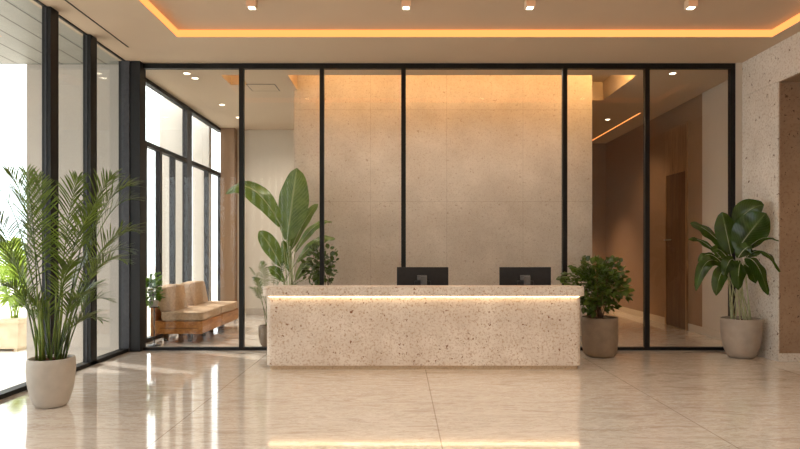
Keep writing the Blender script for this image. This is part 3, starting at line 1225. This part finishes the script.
# --- leafy shrub right of it
KC = Vector((-1.17, 9.42, 0))
t = thing('potted_shrub', 'small leafy shrub behind the desk next to the broad-leaved plant', 'potted plant', KC)
pot(t, KC.x, KC.y, [(.1, 0), (.12, .01), (.15, .06), (.17, .18), (.175, .36), (.172, .42)], M['pot_brown'], .39)
shrub(t, P(321, 266, KC.y), Vector((.26, .2, .32)), 330, .08, M['shrub'], 5, Vector((KC.x, KC.y, .39)), n_br=9)

# --- right plant beside the travertine wall
RY = 8.40
RC = Vector((4.775, RY, 0))
t = thing('potted_rubber_plant', 'dark glossy big-leaved plant in a grey pot against the travertine wall', 'potted plant', RC)
pot(t, RC.x, RC.y, [(.13, 0), (.155, .008), (.19, .05), (.23, .15), (.252, .27), (.262, .40), (.262, .50), (.259, .545)], M['pot_mid'], .51)
for i, (bs, tp, w, zb, zt, fc, bend) in enumerate([
        ((735, 226), (764, 205), 24, -.05, -.25, (.2, -.9, .5), .16),
        ((737, 250), (766, 213), 32, -.15, -.3, (-.1, -1, .3), .03),
        ((731, 254), (722, 212), 20, -.1, -.1, (-.3, -1, .2), .03),
        ((727, 250), (740, 216), 17, .1, .1, (.3, -1, .2), .03),
        ((726, 250), (690, 223), 14, .0, .0, (-.3, -.7, .8), .12),
        ((725, 262), (688, 240), 7, .1, .1, (-.3, -.7, .8), .22),
        ((724, 266), (698, 262), 10, -.2, -.3, (-.3, -.7, .8), .35),
        ((726, 268), (696, 291), 13, -.1, -.2, (-.5, -.8, .5), .45),
        ((729, 268), (716, 296), 14, -.2, -.35, (-.2, -1, .3), .25),
        ((727, 262), (706, 272), 10, .1, .1, (-.4, -.8, .6), .4),
        ((744, 254), (779, 241), 15, -.15, -.55, (.3, -.7, .8), .24),
        ((746, 258), (780, 272), 13, -.2, -.6, (.5, -.8, .6), .40),
        ((745, 258), (768, 295), 18, -.25, -.5, (.3, -1, .3), .25),
        ((741, 262), (738, 290), 16, -.25, -.4, (0, -1, .3), .2),
        ((744, 264), (756, 284), 13, -.2, -.3, (.2, -1, .4), .2),
        ((730, 262), (712, 252), 12, -.2, -.3, (-.2, -.8, .7), .3),
        ((738, 258), (752, 246), 15, -.3, -.4, (.2, -.8, .7), .2),
        ((734, 260), (724, 276), 13, -.25, -.35, (-.1, -1, .5), .3)]):
    a = i * 2.4
    big_leaf(t, (RC.x + .13 * math.cos(a), RC.y + .11 * math.sin(a), .505), RY, bs, tp, w, zb, zt, M['dark_leaf'], M['pale_stalk'], fc, bend, i, stalk_r=.0075)

# --- leafy plant on a thin stand by the sofa
QC = Vector((-3.86, 9.42, 0))
t = thing('plant_stand', 'thin black metal pole plant stand beside the sofa', 'plant stand', QC)
b = new_bm()
lathe(b, QC.x, QC.y, [(.10, 0), (.10, .008), (.012, .014)], 28, True, True)
part('base', b, M['black'], t, True)
b = new_bm()
tube(b, [(QC.x, QC.y, .010), (QC.x, QC.y, .60)], .009, 10)
part('pole', b, M['black'], t, True)
b = new_bm()
lathe(b, QC.x, QC.y, [(.075, .60), (.075, .61)], 28, True, True)
part('top', b, M['black'], t)
t = thing('potted_shrub', 'fresh green leafy plant on the black pole stand beside the sofa', 'potted plant', QC + Vector((0, 0, .612)))
b = new_bm()
lathe(b, QC.x, QC.y, [(.05, .612), (.058, .62), (.072, .71), (.066, .712), (.06, .70)], 24, True, True)
part('pot', b, M['pot'], t, True)
shrub(t, P(153, 290, QC.y), Vector((.16, .14, .23)), 190, .075, M['fresh'], 21, Vector((QC.x, QC.y, .70)), n_br=6)

# --- outdoor palm in a planter
OC = Vector((-8.0, 12.4, -.55))
t = thing('outdoor_palm', 'bright yellow-green palm in a cream planter out on the terrace', 'potted plant', OC)
b = new_bm()
box(b, OC.x - .42, OC.x + .30, OC.y - .3, OC.y + .3, -.50, .08, .015)
box(b, OC.x - .46, OC.x + .34, OC.y - .34, OC.y + .34, .02, .10, .01)
for sx in (-.36, .2):
    box(b, OC.x + sx, OC.x + sx + .06, OC.y - .28, OC.y + .28, -.55, -.50)
part('planter', b, M['concrete'], t)
ro = random.Random(3)
for i, (tx, ty) in enumerate([(-8, 262), (2, 244), (16, 240), (30, 250), (36, 268), (34, 290), (-10, 285), (8, 300), (24, 302), (12, 262), (-20, 250), (22, 262)]):
    tip = P(tx, ty, OC.y + ro.uniform(-.5, .4))
    base = Vector((OC.x + ro.uniform(-.1, .1), OC.y + ro.uniform(-.1, .1), .1))
    ctrl = base.lerp(tip, .5) + Vector((0, 0, .45))
    frond('frond', t, M['palm_bright'], base, ctrl, tip, .36, 22, 500 + i, .035, .012, .35, 1.0, .4)
